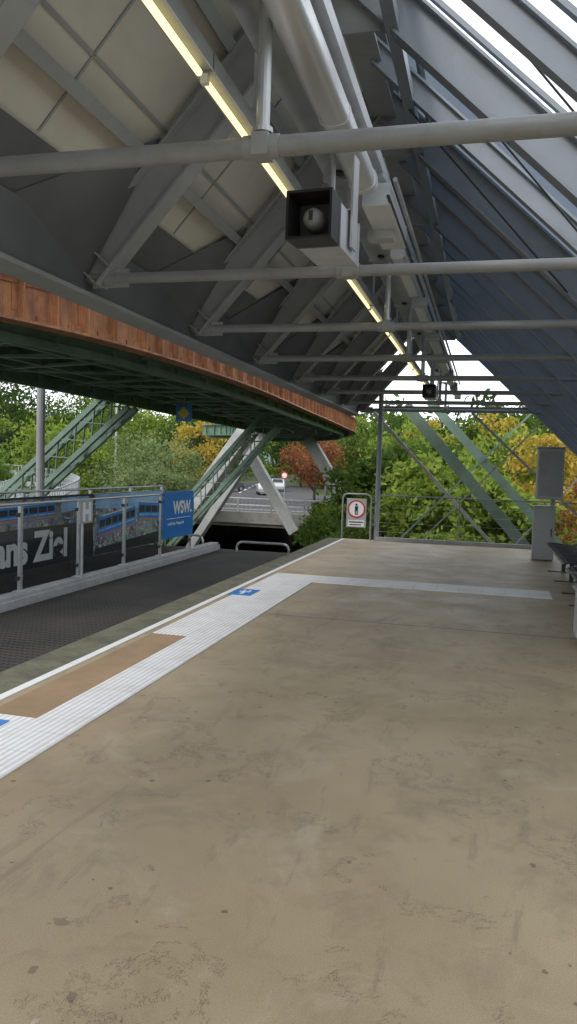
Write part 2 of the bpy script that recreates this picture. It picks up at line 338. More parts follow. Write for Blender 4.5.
for y in YR:
    g.cyl((-2.95,y,2.9),(1.15,y,2.9),.042 if y<5 else .037,RODM,18)
    g.cyl((-2.72,y,2.9),(-2.66,y,2.9),.056,RODM,18)
    g.box(-.99,-.92,y-.05,y+.05,2.855,2.945,STEEL); g.cyl((-1.03,y,2.9),(-.88,y,2.9),.048,STEEL,16)
g.obj('tie_rods',R,smooth=True)
sl=-.95; ap2=V((-1.05,0,4.88)); fr=V((4.2,0,4.88+sl*5.25)); dR=(fr-ap2); nR=V((0,1,0)).cross(dR).normalized()
if nR.z<0: nR=-nR
def onR(x,o=0): 
    p=ap2+dR*((x+1.05)/5.25); return p+nR*o
YQ=[3.1-1.0+1.005*k for k in range(-3,16)]
g=MB()
for k,y in enumerate(YQ):
    big=min(abs(y-r) for r in YR)<.1
    g.ibeam(at(onR(-1.05),y),at(onR(4.2),y),.14 if big else .09,.26 if big else .16,STEELB,up=nR)
g.obj('right_rafters',R)
g=MB()
for x in (-.75,1.5,4.0): g.obox(at(onR(x,.15),-1),at(onR(x,.15),17.2),.04,.04,STEELB,up=nR)
for k,y in enumerate(YQ): g.obox(at(onR(-1.0,.19),y),at(onR(4.2,.19),y),.05,.03,STEELB,up=nR)
g.obj('glazing_bars',R)
g=MB()
for k in range(len(YQ)-1):
    y0,y1=YQ[k],YQ[k+1]
    if y0>6.0: m_=onR(1.6,.215); g.obox(at(m_,y0+.01),at(m_,y1-.01),dR.length*.985,.004,FROST,up=nR)
g.obj('frosted_glazing',R)
g=MB()
g.cyl(at(onR(-.7,-.12),6.15),at(onR(2.4,-.12),8.2),.008,DARKM,6); g.cyl(at(onR(-.7,.0),5.2),at(onR(2.4,-.0),7.2),.008,DARKM,6); g.cyl(at(onR(-.7,.1),4.2),at(onR(3,.1),6.2),.007,DARKM,6)
g.obj('bracing_cables',R)
g=MB(); g.ibeam((-1.05,-2,4.90),(-1.05,17.2,4.90),.22,.30,STEEL); g.obox((-.72,-2,4.45),(-.72,17.2,4.45),.08,.10,STEELB); g.box(-1.5,-.80,-2,17.2,5.14,5.16,PANELD)
for y in YR: g.box(-1.3,-.8,y-.012,y+.012,4.42,4.88,STEEL)
g.obj('ridge',R)
g=MB(); g.cyl((-2.35,17.12,0),(-2.35,17.12,3.3),.055,STEELB,12)
g.obj('end_posts',R,smooth=True)
# ---------------------------------------------------------------- light line, tray, duct
L=E('fluorescent_light_line'); g=MB(); g2=MB()
y=-1.5
while y<16.8:
    g.box(-1.225,-1.135,y,y+1.48,3.17,3.24,STEEL); g2.cyl((-1.18,y+.03,3.145),(-1.18,y+1.45,3.145),.014,TUBE,10)
    g.add([(-1.135,y,3.17),(-1.135,y+1.48,3.17),(-1.11,y+1.48,3.13),(-1.11,y,3.13)],[(0,1,2,3)],WHITE)
    g.box(-1.195,-1.165,y+.0,y+.028,3.13,3.168,WHITE); y+=1.5
g.obj('housings',L); g2.obj('tubes',L,smooth=True)
g=MB(); g.box(-1.12,-.76,-2,17,3.52,3.535,GALV); g.box(-1.135,-1.12,-2,17,3.52,3.60,GALV); g.box(-.76,-.745,-2,17,3.52,3.60,GALV)
for y in YR: g.cyl((-.955,y,2.95),(-.955,y,3.52),.028,GALV,14); g.cyl((-.955,y,2.955),(-.955,y,2.975),.042,GALV,14); g.box(-1.14,-.74,y-.03,y+.03,3.49,3.52,GALV); g.box(-1.01,-.90,y-.04,y+.04,3.475,3.489,GALV)
for y in YR: g.obox((-1.18,y+.6,3.24),(-1.18,y+.6,3.6),.02,.02,GALV)
for y in np.arange(-1,16,2.01):
    g.cyl((-1.02,y,3.50),(-1.02,y,3.519),.03,DARKM,12)
g.obj('cable_tray_and_hangers',L)
D=E('ventilation_duct'); g=MB()
def half_duct(y0,y1,x,z,w,h):
    n=28; vs=[]
    for yy in (y0,y1):
        for i in range(n): 
            a=2*math.pi*i/n; ca,sa=math.cos(a),math.sin(a)
            vs.append((x+w/2*math.copysign(abs(ca)**.7,ca),yy,z+h/2*math.copysign(abs(sa)**.7,sa)))
    g.add(vs,[(i,(i+1)%n,n+(i+1)%n,n+i) for i in range(n)]+[tuple(range(n)),tuple(range(n,2*n))],ALU)
half_duct(-2,4.85,-.83,3.38,.16,.13); half_duct(4.80,4.87,-.83,3.38,.175,.145)
for yy in (2.0,3.9): half_duct(yy,yy+.03,-.83,3.38,.167,.137)
g.box(-.86,-.68,5.0,6.0,3.28,3.42,ALU); g.box(-.90,-.72,5.5,5.62,3.22,3.48,GALV)
yy=6.3
while yy<16.5:
    half_duct(yy,yy+1.4,-.78,3.33,.12,.09); g.box(-.80,-.66,yy+1.45,yy+1.62,3.22,3.36,CAB); yy+=2.01
g.cyl((-.68,4.9,3.30),(-.68,16.5,3.30),.012,DARKM,6); g.cyl((-.64,4.9,3.40),(-.64,16.5,3.40),.015,GALV,6)
g.obj('duct_segments',D,smooth=True)
def speaker(x,y,z,s,yaw=0):
    P=E('horn_loudspeaker'); g=MB(); a=.125*s; l=.62*s
    def ring(yy,k): return [(x-a*k,yy,z-a*k),(x+a*k,yy,z-a*k),(x+a*k,yy,z+a*k),(x-a*k,yy,z+a*k)]
    secs=[ring(y+.17*s,1.0),ring(y,1.04),ring(y,.93),ring(y+.05*s,.90),ring(y+.20*s,.80)]
    vs=[p for r_ in secs for p in r_]; fs=[]
    for j in range(4):
        for i in range(4): fs.append((4*j+i,4*j+(i+1)%4,4*j+4+(i+1)%4,4*j+4+i))
    fs.append((16,17,18,19)); g.add(vs,fs,BLACK)
    g.box(x-a*.97,x+a*.97,y+.205*s,y+l,z-a*.97,z+a*.97,GALV); g.box(x-a*1.02,x+a*1.02,y+l,y+l+.03*s,z-a*1.02,z+a*1.02,GALV)
    g.box(x-a*1.01,x+a*1.01,y+.171*s,y+.204*s,z-a*1.01,z+a*1.01,DARKM)
    g.obj('housing',P)
    g=MB(); n=24
    rr=[(.062,.199),(.062,.12),(.058,.085),(.046,.06),(.026,.048),(.002,.044)]
    vs=[];fs=[]
    for r_,yy in rr:
        for i in range(n):
            t=2*math.pi*i/n; vs.append((x+r_*s*math.cos(t),y+yy*s,z+r_*s*math.sin(t)))
    for j in range(len(rr)-1):
        for i in range(n): fs.append((n*j+i,n*j+(i+1)%n,n*j+n+(i+1)%n,n*j+n+i))
    g.add(vs,fs,STEEL); g.box(x-.01*s,x+.01*s,y+.034*s,y+.043*s,z-.02*s,z+.03*s,DARKM); g.obj('round_driver',P,smooth=True)
    g=MB(); g.box(x+a+.01,x+a+.022,y+.38*s,y+.50*s,z-.08*s,z+.50*s,GALV); g.cyl((x,y+.45*s,z+a),(x,y+.45*s,3.48),.016,GALV); g.box(x-a-.02,x+a+.02,y+.38*s,y+.50*s,z+a*1.04,z+a*1.10,GALV); g.obj('mounting_bracket',P)
    pv=V((x,y+.3*s,z)); P.matrix_world=Matrix.Translation(pv)@Matrix.Rotation(math.radians(yaw),4,'Z')@Matrix.Translation(-pv)
speaker(-.93,3.92,2.895,.95,-4); speaker(-.87,11.3,2.74,.72,0)
# ---------------------------------------------------------------- right furniture
P=E('control_cabinet'); g=MB()
g.box(.86,1.24,14.85,15.08,.02,.98,CAB); g.box(.88,1.22,14.842,14.849,.06,.94,CAB); g.box(1.17,1.19,14.83,14.842,.45,.6,DARKM); g.box(.84,1.26,14.83,15.1,.985,1.01,CAB); g.obj('cabinet_body',P,bevel=.01)
P=E('display_monitor_box'); g=MB(); g.box(.88,1.33,14.6,15.05,1.14,2.06,CAB); g.box(.86,1.35,14.57,15.07,2.065,2.09,CAB); g.box(.91,1.30,14.588,14.598,1.2,2.0,STEEL)
g.cyl((1.2,15.2,0),(1.2,15.2,2.0),.04,STEEL); g.box(1.15,1.24,15.055,15.16,1.5,1.8,STEEL); g.obj('box_body',P,bevel=.008)
def bench(x,y0,n):
    P=E('platform_bench'); g=MB()
    w=.60
    for k in range(n):
        a=y0+k*w+.03; b2=a+w-.06
        prof=[(x,.42),(x+.06,.445),(x+.25,.43),(x+.44,.41),(x+.50,.46),(x+.56,.66),(x+.60,.86)]
        for j in range(9):
            yy=a+(b2-a)*j/8; g.tube([(px,yy,pz) for px,pz in prof],.005,DARKM,5)
        for i in range(len(prof)-1):
            for s_ in np.linspace(0,1,5)[:-1]:
                px=prof[i][0]*(1-s_)+prof[i+1][0]*s_; pz=prof[i][1]*(1-s_)+prof[i+1][1]*s_
                g.cyl((px,a,pz),(px,b2,pz),.004,DARKM,5)
        for yy in (a,b2): g.tube([(px,yy,pz) for px,pz in prof],.013,DARKM,6)
        g.cyl((x,a,.42),(x,b2,.42),.013,DARKM,6); g.cyl((x+.6,a,.86),(x+.6,b2,.86),.013,DARKM,6)
    g.box(x+.22,x+.30,y0,y0+n*w,.33,.39,DARKM)
    for yy in (y0+.3,y0+n*w/2,y0+n*w-.3): g.box(x+.23,x+.29,yy-.03,yy+.03,.012,.329,DARKM); g.box(x+.02,x+.5,yy-.04,yy+.04,.001,.012,DARKM)
    g.obj('seats',P)
bench(1.02,10.6,5); bench(1.02,7.2,5)
P=E('litter_bin'); g=MB(); g.box(.86,1.16,7.45,7.72,.10,.52,CAB); g.box(.84,1.18,7.43,7.74,.523,.55,STEEL); g.box(.98,1.04,7.56,7.62,.001,.10,DARKM); g.box(.92,1.10,7.442,7.449,.38,.46,BLACK); g.obj('bin_body',P,bevel=.01)
g=MB(); g.box(2.85,2.9,-5,17,.001,1.0,GLASS); 
for y in np.arange(-4,17.1,2.01): g.box(2.84,2.91,y-.03,y+.03,.002,1.1,STEELB)
g.cyl((2.875,-5,1.12),(2.875,17,1.12),.025,STEELB); g.obj('side_railing')
# ---------------------------------------------------------------- suspended track girder
ctrl=[(-13,-9),(-10.2,-3),(-7.9,2),(-6.2,5.1),(-5.25,7.4),(-4.75,9.9),(-4.62,14.5),(-4.95,20.8),(-5.35,28),(-5.8,33.5),(-7.3,38.6),(-10.3,42.0),(-14.0,43.6),(-18,44.5)]
def cr(pts,step=.5):
    out=[]
    for i in range(1,len(pts)-2):
        p0,p1,p2,p3=[np.array(p,float) for p in pts[i-1:i+3]]; n=max(2,int(np.linalg.norm(p2-p1)/step))
        for k in range(n):
            t=k/n; out.append(.5*((2*p1)+(-p0+p2)*t+(2*p0-5*p1+4*p2-p3)*t*t+(-p0+3*p1-3*p2+p3)*t**3))
    return out
path=cr(ctrl,.28)
tan=[]; 
for i in range(len(path)):
    a=path[max(0,i-1)]; b2=path[min(len(path)-1,i+1)]; t=(b2-a)/np.linalg.norm(b2-a); tan.append(t)
def gp(i,o,z): t=tan[i]; return V((path[i][0]-t[1]*o, path[i][1]+t[0]*o, z))
def sweep(g,o,z,w,h,mat):
    n=len(path); vs=[]
    for i in range(n):
        for a,c in((-1,-1),(1,-1),(1,1),(-1,1)): vs.append(gp(i,o+a*w/2,z+c*h/2))
    fs=[]
    for i in range(n-1):
        for k in range(4): fs.append((4*i+k,4*i+4+k,4*i+4+(k+1)%4,4*i+(k+1)%4))
    fs+=[(0,1,2,3),tuple(4*(n-1)+k for k in (3,2,1,0))]
    g.add(vs,fs,mat)
G=E('suspended_track_girder')
zb=3.1; zt=3.66; W=4.3
for nm,o,out,RM in (('outer_rust_girder',0,-1,RUST),('inner_green_girder',W,1,GREEN)):
    g=MB(); sweep(g,o,(zb+zt)/2,.03,zt-zb-.06,RM); sweep(g,o,zb+.015,.26,.03,RM); sweep(g,o,zt-.015,.30,.03,RM)
    sweep(g,o+out*.025,zb+.08,.018,.09,RM); sweep(g,o+out*.025,zt-.09,.018,.09,RM)
    for i in range(0,len(path)-1,2):
        w=.10 if i%4 else .12
        g.obox(gp(i,o+out*.065,zb+.03),gp(i,o+out*.065,zt-.03),.022,w,RM,up=V((tan[i][1],-tan[i][0],0)))
        if i%4==0: g.obox(gp(i,o+out*.022,zb+.13),gp(i,o+out*.022,zt-.14),.17,.012,RM,up=V((tan[i][1],-tan[i][0],0)))
        if path[i][1]<22 and out<0:
            for z in (zb+.065,zb+.10,zt-.075,zt-.11):
                for ii in (i,i+1): 
                    p=gp(min(ii,len(path)-1),o-.035,z)
                    g.obox(p,p+V((tan[i][1],-tan[i][0],0))*.014,.022,.022,RM)
        g.obox(gp(i,o-.1,zt+.035),gp(i,o+.1,zt+.035),.10,.07,RM)
    g.obj(nm,G)
g=MB()
for o in (.95,1.6,2.7,3.35): sweep(g,o,3.22,.10,.16,GREEN)
sweep(g,.45,3.00,.12,.10,GREEN); sweep(g,W-.45,3.0,.12,.10,GREEN); sweep(g,.45,3.12,.04,.14,GREEN); sweep(g,W-.45,3.12,.04,.14,GREEN)
for i in range(0,len(path)-5,4):
    g.obox(gp(i,.16,3.34),gp(i,W-.16,3.34),.10,.20,GREEN); 
    a,b2=(.16,W-.16) if (i//4)%2 else (W-.16,.16)
    g.obox(gp(i,a,3.15),gp(i+4,b2,3.15),.10,.04,GREENL)
    g.obox(gp(i,.45,2.98),gp(i,.45,3.34),.14,.08,GREEN); g.obox(gp(i,W-.45,2.98),gp(i,W-.45,3.34),.14,.08,GREEN)
sweep(g,W/2,3.50,W-.2,.03,DARKM)  # full-width dark deck plate, added so light doesn't pass down through the frame
g.obj('green_underframe',G)
g=MB(); sweep(g,W/2,3.74,1.1,.04,GREEN)
g.obj('walkway',G)
def lattice(g,p,q,w,mat,n=12,up=(0,1,0)):
    p=V(p);q=V(q); d,sd,u=g.basis(p,q,up)
    for a in(-1,1):
        for c in(-1,1): g.obox(p+sd*a*w/2+u*c*w*.35,q+sd*a*w/2+u*c*w*.35,.12,.12,mat,up=up)
    for i in range(n):
        t0=i/n;t1=(i+1)/n
        for s_ in (-1,1):
            for c in(-1,1): g.obox(p.lerp(q,t0)+sd*s_*w/2+u*c*(w*.35+.012*s_),p.lerp(q,t1)-sd*s_*w/2+u*c*(w*.35+.012*s_),.02,.06,mat,up=up)
        s_=1 if i%2 else -1
        for a in(-1,1): g.obox(p.lerp(q,t0)+sd*a*w/2+u*s_*w*.35,p.lerp(q,t1)+sd*a*w/2-u*s_*w*.35,.06,.02,mat,up=up)
P=E('girder_support'); g=MB(); lattice(g,(-7.1,25,3.1),(-14.0,25,-4.6),.66,GREENL,16); g.obj('lattice_leg',P)
P=E('girder_support'); g=MB(); lattice(g,(-8.5,17,3.1),(-16.2,17,-3.6),.62,GREENL,16); g.cyl((-9.5,15,-.5),(-9.5,15,3.15),.09,STEEL); g.obj('lattice_leg',P)
P=E('girder_support'); g=MB()
g.obox((-11.2,35,3.1),(-16.4,35,-4.2),.7,.9,LEGG,up=(0,1,0)); g.obox((-9.9,34,3.1),(-14.6,34,-4.2),.35,.5,LEGG,up=(0,1,0)); g.obj('concrete_legs',P,bevel=.03)
P=E('girder_support'); g=MB()
g.obox((-14.0,43,3.08),(-10.4,42.2,-2.2),.6,.6,LEGG,up=(0,1,0)); g.obox((-9.2,39.5,3.08),(-5.8,39.5,-2.2),.6,.6,LEGG,up=(0,1,0)); g.obj('far_legs',P,bevel=.03)
P=E('station_end_bracing'); g=MB()
g.ibeam((-2.0,19,3.15),(3.4,19,-2.9),.26,.34,GREENL,up=(0,1,0)); g.ibeam((-1.55,20.2,3.4),(3.8,20.2,-2.3),.22,.28,GREENL,up=(0,1,0))
g.obox((-2.6,17.6,2.9),(1.7,17.6,-1.6),.07,.09,LEGG,up=(0,1,0)); g.obox((1.0,17.65,2.6),(-2.6,17.65,-1.3),.03,.03,LEGG,up=(0,1,0)); g.obox((2.6,18.2,2.3),(-.6,18.2,-1.6),.03,.03,LEGG,up=(0,1,0))
g.obox((-.4,17.7,2.9),(2.6,17.7,.1),.05,.07,STEELB,up=(0,1,0)); g.obox((-2.35,17.3,2.95),(1.3,17.3,2.95),.08,.10,STEELB)
g.obox((-4.3,20,-2.5),(1,20,3.1),.05,.05,GREENL,up=(0,1,0))
g.obox((-2.4,19,-.75),(3,19,-.75),.2,.25,GREENL)
g.obj('braces',P)
g=MB(); g.box(-3.2,4.4,-5,16.8,-3,-.46,CONC); g.obj('station_base')
P=E('hanging_arrow_sign'); g=MB(); g.box(-7.6,-7.18,18,18.03,2.62,3.02,BLUE); 
g.add([(-7.55,17.993,2.82),(-7.39,17.993,2.98),(-7.23,17.993,2.82),(-7.39,17.993,2.66)],[(0,1,2,3)],YEL)
g.cyl((-7.39,18.02,3.02),(-7.39,18.02,3.2),.02,STEEL); g.obj('plate',P)
P=E('curved_ramp'); g=MB()
rp=cr([(-11.2,13),(-11.8,16),(-13.0,20),(-15.5,25),(-20,29),(-27,31),(-35,31),(-40,31)],.5)
for i in range(len(rp)-1):
    a,b2=rp[i],rp[i+1]; t=(b2-a)/np.linalg.norm(b2-a); n_=np.array((-t[1],t[0]))
    dz=min(1.1,.25+.018*i)
    for o,z0,z1,w,mt in ((0,-.9,-.6,2.0,CONC),(-1.0,-.6,-.25,.1,KERB),(1.0,-.6,-.25,.1,KERB)):
        g.obox(V((*(a+n_*o),(z0+z1)/2+dz)),V((*(b2+n_*o),(z0+z1)/2+dz)),w,z1-z0,mt)
    for o in (-1.0,1.0):
        for z in (-.05,.15,.4): g.obox(V((*(a+n_*o),z+dz)),V((*(b2+n_*o),z+dz)),.035,.035,GALV)
        for q in (a,(a+b2)/2): g.obox(V((*(q+n_*o),-.3+dz)),V((*(q+n_*o),.4+dz)),.03,.03,GALV)
    if i%12==0: g.cyl(V((*a,-4)),V((*a,-.85+dz)),.2,CONC)
g.obj('deck_and_railing',P)
# ---------------------------------------------------------------- terrain, river, bridge
riv=[(-8,-80),(-8,18),(-10.5,32),(-13.3,45),(-15.6,58),(-17,74),(-6,84),(30,90),(160,98)]
def dseg(px,py):
    d=np.full(px.shape,1e9)
    for (x0,y0),(x1,y1) in zip(riv[:-1],riv[1:]):
        dx,dy=x1-x0,y1-y0; t=np.clip(((px-x0)*dx+(py-y0)*dy)/(dx*dx+dy*dy),0,1)
        d=np.minimum(d,np.hypot(px-x0-t*dx,py-y0-t*dy))
    return d
xs=np.concatenate([np.linspace(-900,-80,18),np.arange(-70,70,1.2),np.linspace(80,900,18)])
ysg=np.concatenate([np.linspace(-400,-40,10),np.arange(-30,110,1.2),np.linspace(120,1200,24)])
XX,YY=np.meshgrid(xs,ysg); d=dseg(XX,YY); t=np.clip((d-4.6)/3.0,0,1); t=t*t*(3-2*t)
ZZ=-5.2*(1-t)+(-1.75)*t+ .12*np.sin(XX*.35)*np.cos(YY*.27)*t*np.clip((d-9)/10,0,1)
far=np.clip((np.hypot(XX,YY)-110)/400,0,1); ZZ=ZZ+far*9
vs=np.stack([XX.ravel(),YY.ravel(),ZZ.ravel()],1); nx=len(xs); ny=len(ysg)
fs=[(j*nx+i,j*nx+i+1,(j+1)*nx+i+1,(j+1)*nx+i) for j in range(ny-1) for i in range(nx-1)]
me=bpy.data.meshes.new('ground'); me.from_pydata(vs.tolist(),[],fs); me.materials.append(GROUND); o=bpy.data.objects.new('ground',me); S.collection.objects.link(o)
for p in me.polygons: p.use_smooth=True
g=MB(); g.add([(-40,-100,-3.9),(170,-100,-3.9),(170,110,-3.9),(-40,110,-3.9)],[(0,1,2,3)],WATER); g.obj('river_water')
P=E('road_bridge'); g=MB()
Y1=78
g.box(-80,60,43,Y1,-1.70,-1.45,ASPH); g.box(-26,-6,42.6,Y1+.4,-2.0,-1.702,CONC); g.box(-80,60,42.4,42.98,-1.80,-1.15,CONC); g.box(-80,60,43,45,-1.448,-1.32,KERB); g.box(-80,-32,57,60,-1.448,-1.32,KERB)
g.box(-80,60,49.9,50.05,-1.448,-1.444,WHITE)
g.box(-24.5,-19.6,42.9,Y1,-6,-2.003,CONC); g.box(-8.8,-6.2,42.9,Y1,-6,-2.003,CONC)
for x in np.arange(-40,20,2.0): g.box(x-.05,x+.05,42.6,42.7,-1.148,-.36,LEGG)
for z in (-.36,-.75): g.box(-40,20,42.62,42.68,z-.03,z+.03,WHITE)
for x in np.arange(-40,20,.25): g.box(x-.009,x+.009,42.64,42.66,-1.14,-.4,LEGG)
g.obj('deck_and_railing',P)
g=MB(); 
for i in range(12):
    y=Y1+.01+i*8; g.add([(-34-.25*(i*8),y,-1.446),(-17-.25*i*8,y,-1.446),(-17-.25*(i+1)*8,y+8,-1.446),(-34-.25*(i+1)*8,y+8,-1.446)],[(0,1,2,3)],ASPH)
    g.add([(-25.6-.25*i*8,y,-1.440),(-25.4-.25*i*8,y,-1.440),(-25.4-.25*(i*8+4),y+4,-1.440),(-25.6-.25*(i*8+4),y+4,-1.440)],[(0,1,2,3)],WHITE)
g.obj('road')
def car(x,y,z,rz,col):
    P=E('parked_car'); P.location=(x,y,z); P.rotation_euler=(0,0,rz)
    cm=pm('car_paint',col,.25,.3,.03); g=MB()
    prof=[(-2.1,.35),(-2.15,.7),(-1.95,.92),(-1.5,.98),(-.85,1.42),(.5,1.46),(1.15,1.0),(1.95,.85),(2.15,.6),(2.12,.33)]
    n=len(prof)
    vs=[(px,-(.86 if pz<1.05 else .64),pz) for px,pz in prof]+[(px,(.86 if pz<1.05 else .64),pz) for px,pz in prof]
    g.add(vs,[tuple(range(n))[::-1],tuple(range(n,2*n))]+[(i,(i+1)%n,n+(i+1)%n,n+i) for i in range(n)],cm)
    g.add([(1.12,-.62,1.05),(1.12,.62,1.05),(.56,.56,1.42),(.56,-.56,1.42)],[(0,1,2,3)],BLACK)
    g.add([(-1.46,-.62,1.03),(-1.46,.62,1.03),(-.92,.56,1.40),(-.92,-.56,1.40)],[(3,2,1,0)],BLACK)
    g.box(-1.2,.8,-.80,-.69,1.03,1.30,BLACK); g.box(-1.2,.8,.69,.80,1.03,1.30,BLACK)
    for xx in(-1.35,1.35):
        for s_ in(-1,1): g.cyl((xx,s_*.68,.32),(xx,s_*.88,.32),.32,RUBBER,16); g.cyl((xx,s_*.881,.32),(xx,s_*.885,.32),.18,GALV,12)
    for s_ in(-1,1): g.box(2.10,2.17,s_*.7-.14,s_*.7+.14,.6,.74,WHITE); g.box(-2.17,-2.1,s_*.72-.1,s_*.72+.1,.62,.8,RED)
    o=g.obj('body',P,bevel=.03); return P
car(-22.0,76,-1.445,math.radians(-70),(.6,.6,.62)); car(-27.5,80,-1.44,math.radians(75),(.10,.11,.13)); car(-24.0,88,-1.44,math.radians(-75),(.55,.55,.55))
def lamp(x,y,h):
    P=E('street_lamp'); g=MB(); g.cyl((x,y,-2),(x,y,h),.09,GALV,10,.05); g.tube([(x,y,h),(x+.3,y,h+.25),(x+1.1,y,h+.35)],.035,GALV); g.box(x+1.0,x+1.6,y-.12,y+.12,h+.28,h+.38,CAB); g.obj('mast',P)
lamp(-27,48,5); lamp(-23.6,46,6.2); lamp(-14.5,70,5.5); lamp(-2.2,60,6)
P=E('traffic_sign'); g=MB(); g.cyl((-15.8,60,-1.5),(-15.8,60,1.0),.04,GALV); g.cyl((-15.8,59.93,.8),(-15.8,59.96,.8),.30,RED,20); g.cyl((-15.8,59.9,.8),(-15.8,59.925,.8),.21,WHITE,20); g.obj('post_and_disc',P)
def hills():
    g=MB(); vs=[];n=120
    for i in range(n+1):
        a=math.radians(-75+150*i/n)
        h=20+7*math.sin(i*.16+1)+4*math.sin(i*.41)+1.2*math.sin(i*1.7)
        for r,z in((300,2),(360,h*.55),(440,h),(600,h*.9)): vs.append((math.sin(a)*r,math.cos(a)*r,z+random.uniform(-.6,.6)))
    fs=[(4*i+k,4*i+k+1,4*i+4+k+1,4*i+4+k) for i in range(n) for k in range(3)]
    g.add(vs,fs,HILLM); g.obj('hills')
hills()
# ---------------------------------------------------------------- vegetation
def leaves(C,size):
    n=len(C); a=rng.normal(size=(n,3)); a/=np.linalg.norm(a,axis=1)[:,None]
    b_=rng.normal(size=(n,3)); b_=np.cross(a,b_); b_/=np.linalg.norm(b_,axis=1)[:,None]
    s=size*rng.uniform(.6,1.3,n)[:,None]
    v=np.stack([C-a*s, C+b_*s*.45, C+a*s, C-b_*s*.45],1).reshape(-1,3); return v
def make_veg(name,bases,mat,lsize,trunks=True):
    g=MB(); allC=[]
    for (x,y,z0,h,r,cb,nc,nl) in bases:
        cz0=z0+h*cb; czc=(cz0+z0+h)/2; rz=(z0+h-cz0)/2
        cs=[]
        while len(cs)<nc:
            p=rng.uniform(-1,1,3); l=np.linalg.norm(p)
            if l>1 or l<.35: continue
            p=p*np.array([r,r,rz])*(.92+.22*rng.random()); 
            cs.append(np.array([x,y,czc])+p)
        for c in cs:
            rr=r*rng.uniform(.15,.30); q=rng.normal(size=(nl,3))*np.array([rr,rr,rr*.7])*.62
            q[:,2]-=.12*np.hypot(q[:,0],q[:,1]); allC.append(c+q)
        if trunks:
            tr=max(.06,h*.022); pts=[V((x,y,z0-.3))]
            for k in range(1,5): pts.append(V((x+random.uniform(-.15,.15)*k*.4,y+random.uniform(-.15,.15)*k*.4,z0+h*.72*k/4)))
            for k in range(4): g.cyl(pts[k],pts[k+1],tr*(1-k*.2),BARK,8,tr*(1-(k+1)*.2))
            for c in cs[:14]:
                k=random.choice((1,2,3)); c=V(c); s0=pts[k]; m_=s0.lerp(c,.5)+V((0,0,.25))
                g.cyl(s0,m_,tr*.38,BARK,6,tr*.22,False); g.cyl(m_,c,tr*.22,BARK,6,tr*.08,False)
    C=np.concatenate(allC); v=leaves(C,lsize); o0=len(g.v)
    g.v+= v.tolist(); k=g.mi(mat); n=len(C)
    g.f+= [(o0+4*i,o0+4*i+1,o0+4*i+2,o0+4*i+3) for i in range(n)]; g.m+=[k]*n
    return g.obj(name)
def tree(name,x,y,h,r,mat,z0=-1.8,cb=.2,nc=66,nl=100,ls=.145): make_veg(name,[(x,y,z0,h,r,cb,nc,nl)],mat,ls)
tree('deciduous_tree',-33,46,9.5,4.5,LD); tree('deciduous_tree',-28,50,8.6,4,LG); tree('deciduous_tree',-22.5,37,5.2,2.6,LL,cb=.1)
tree('deciduous_tree',-42,55,11,5,LG,ls=.2); tree('deciduous_tree',-24.5,62,7.8,3.6,LD,z0=-1.45); tree('deciduous_tree',-34,66,9.5,4.5,LL,ls=.2)
tree('willow_tree',-18.2,39,4.7,2.9,LW,cb=.05,nc=90,ls=.11); tree('willow_tree',-16.3,36,3.2,2,LW,cb=.05,nc=50,ls=.10)
tree('yellow_autumn_tree',-20.2,53,7.0,2.0,LY,cb=.3,nc=35); tree('yellow_autumn_tree',-48,50,10,3.5,LY)
tree('deciduous_tree',-24,30,4.2,2.6,LG,cb=.1); tree('deciduous_tree',-29,36,7,3.2,LL,cb=.1); tree('deciduous_tree',-19.5,26,3.4,2.0,LG,cb=.05); tree('deciduous_tree',-38,38,9,4,LD)
tree('red_autumn_tree',-14.6,66,6.3,2.9,LR,cb=.3,nc=55,nl=70); tree('red_autumn_tree',-19.5,95,8,3.2,LR,cb=.3,nc=45,nl=60)
tree('deciduous_tree',-33,98,10,5,LG,ls=.24,nl=70); tree('deciduous_tree',-26,108,11,5,LD,ls=.24,nl=70); tree('deciduous_tree',-17,104,10,5,LL,ls=.24,nl=70); tree('deciduous_tree',-42,104,11,5,LL,ls=.24,nl=70)
tree('deciduous_tree',-9.5,70,7.4,3.6,LG,ls=.2,nl=70); tree('deciduous_tree',-6,62,6.4,3,LL,ls=.18,nl=80)
for (x,y,h,r,mt) in ((-3.6,40,5.6,2.7,LL),(-1.0,36,5.5,2.6,LG),(.6,31,5.0,2.2,LL),(-4.0,30,4.4,1.9,LG),(-2.0,26.5,4.0,1.7,LL),(6.2,44,6.6,2.9,LL),(1.5,52,7.8,3.6,LG),(-4,58,7.8,3.8,LD),
        (5.5,55,8.6,4,LD),(9,48,8.5,3.5,LG),(12,60,10,4.5,LL),(.4,24,3.3,1.5,LL),(8,33,6,2.6,LG),(13,38,7,3,LL),(9,22,4.5,2.2,LG),(11,15,6,2.6,LL),(12,5,7,3,LG)):
    tree('deciduous_tree',x,y,h,r,mt,cb=.06,ls=.10+.0015*y)
tree('yellow_autumn_tree',2.5,28.5,5.3,1.7,LY,cb=.15,nc=60,ls=.11); tree('yellow_autumn_tree',4.3,33,6.0,2.1,LY,cb=.12,nc=65,ls=.12); tree('yellow_autumn_tree',-3.6,48,6.3,1.8,LY,cb=.3,nc=36); tree('yellow_autumn_tree',.6,41,6.2,1.7,LY,cb=.3,nc=36)
tree('orange_autumn_tree',3.3,24.5,3.4,1.2,LR,cb=.1,nc=30,nl=60,ls=.09)
def bushes(name,lst,mat,ls=.10): make_veg(name,[(x,y,z,h,r,.0,28,120) for x,y,z,h,r in lst],mat,ls,False)
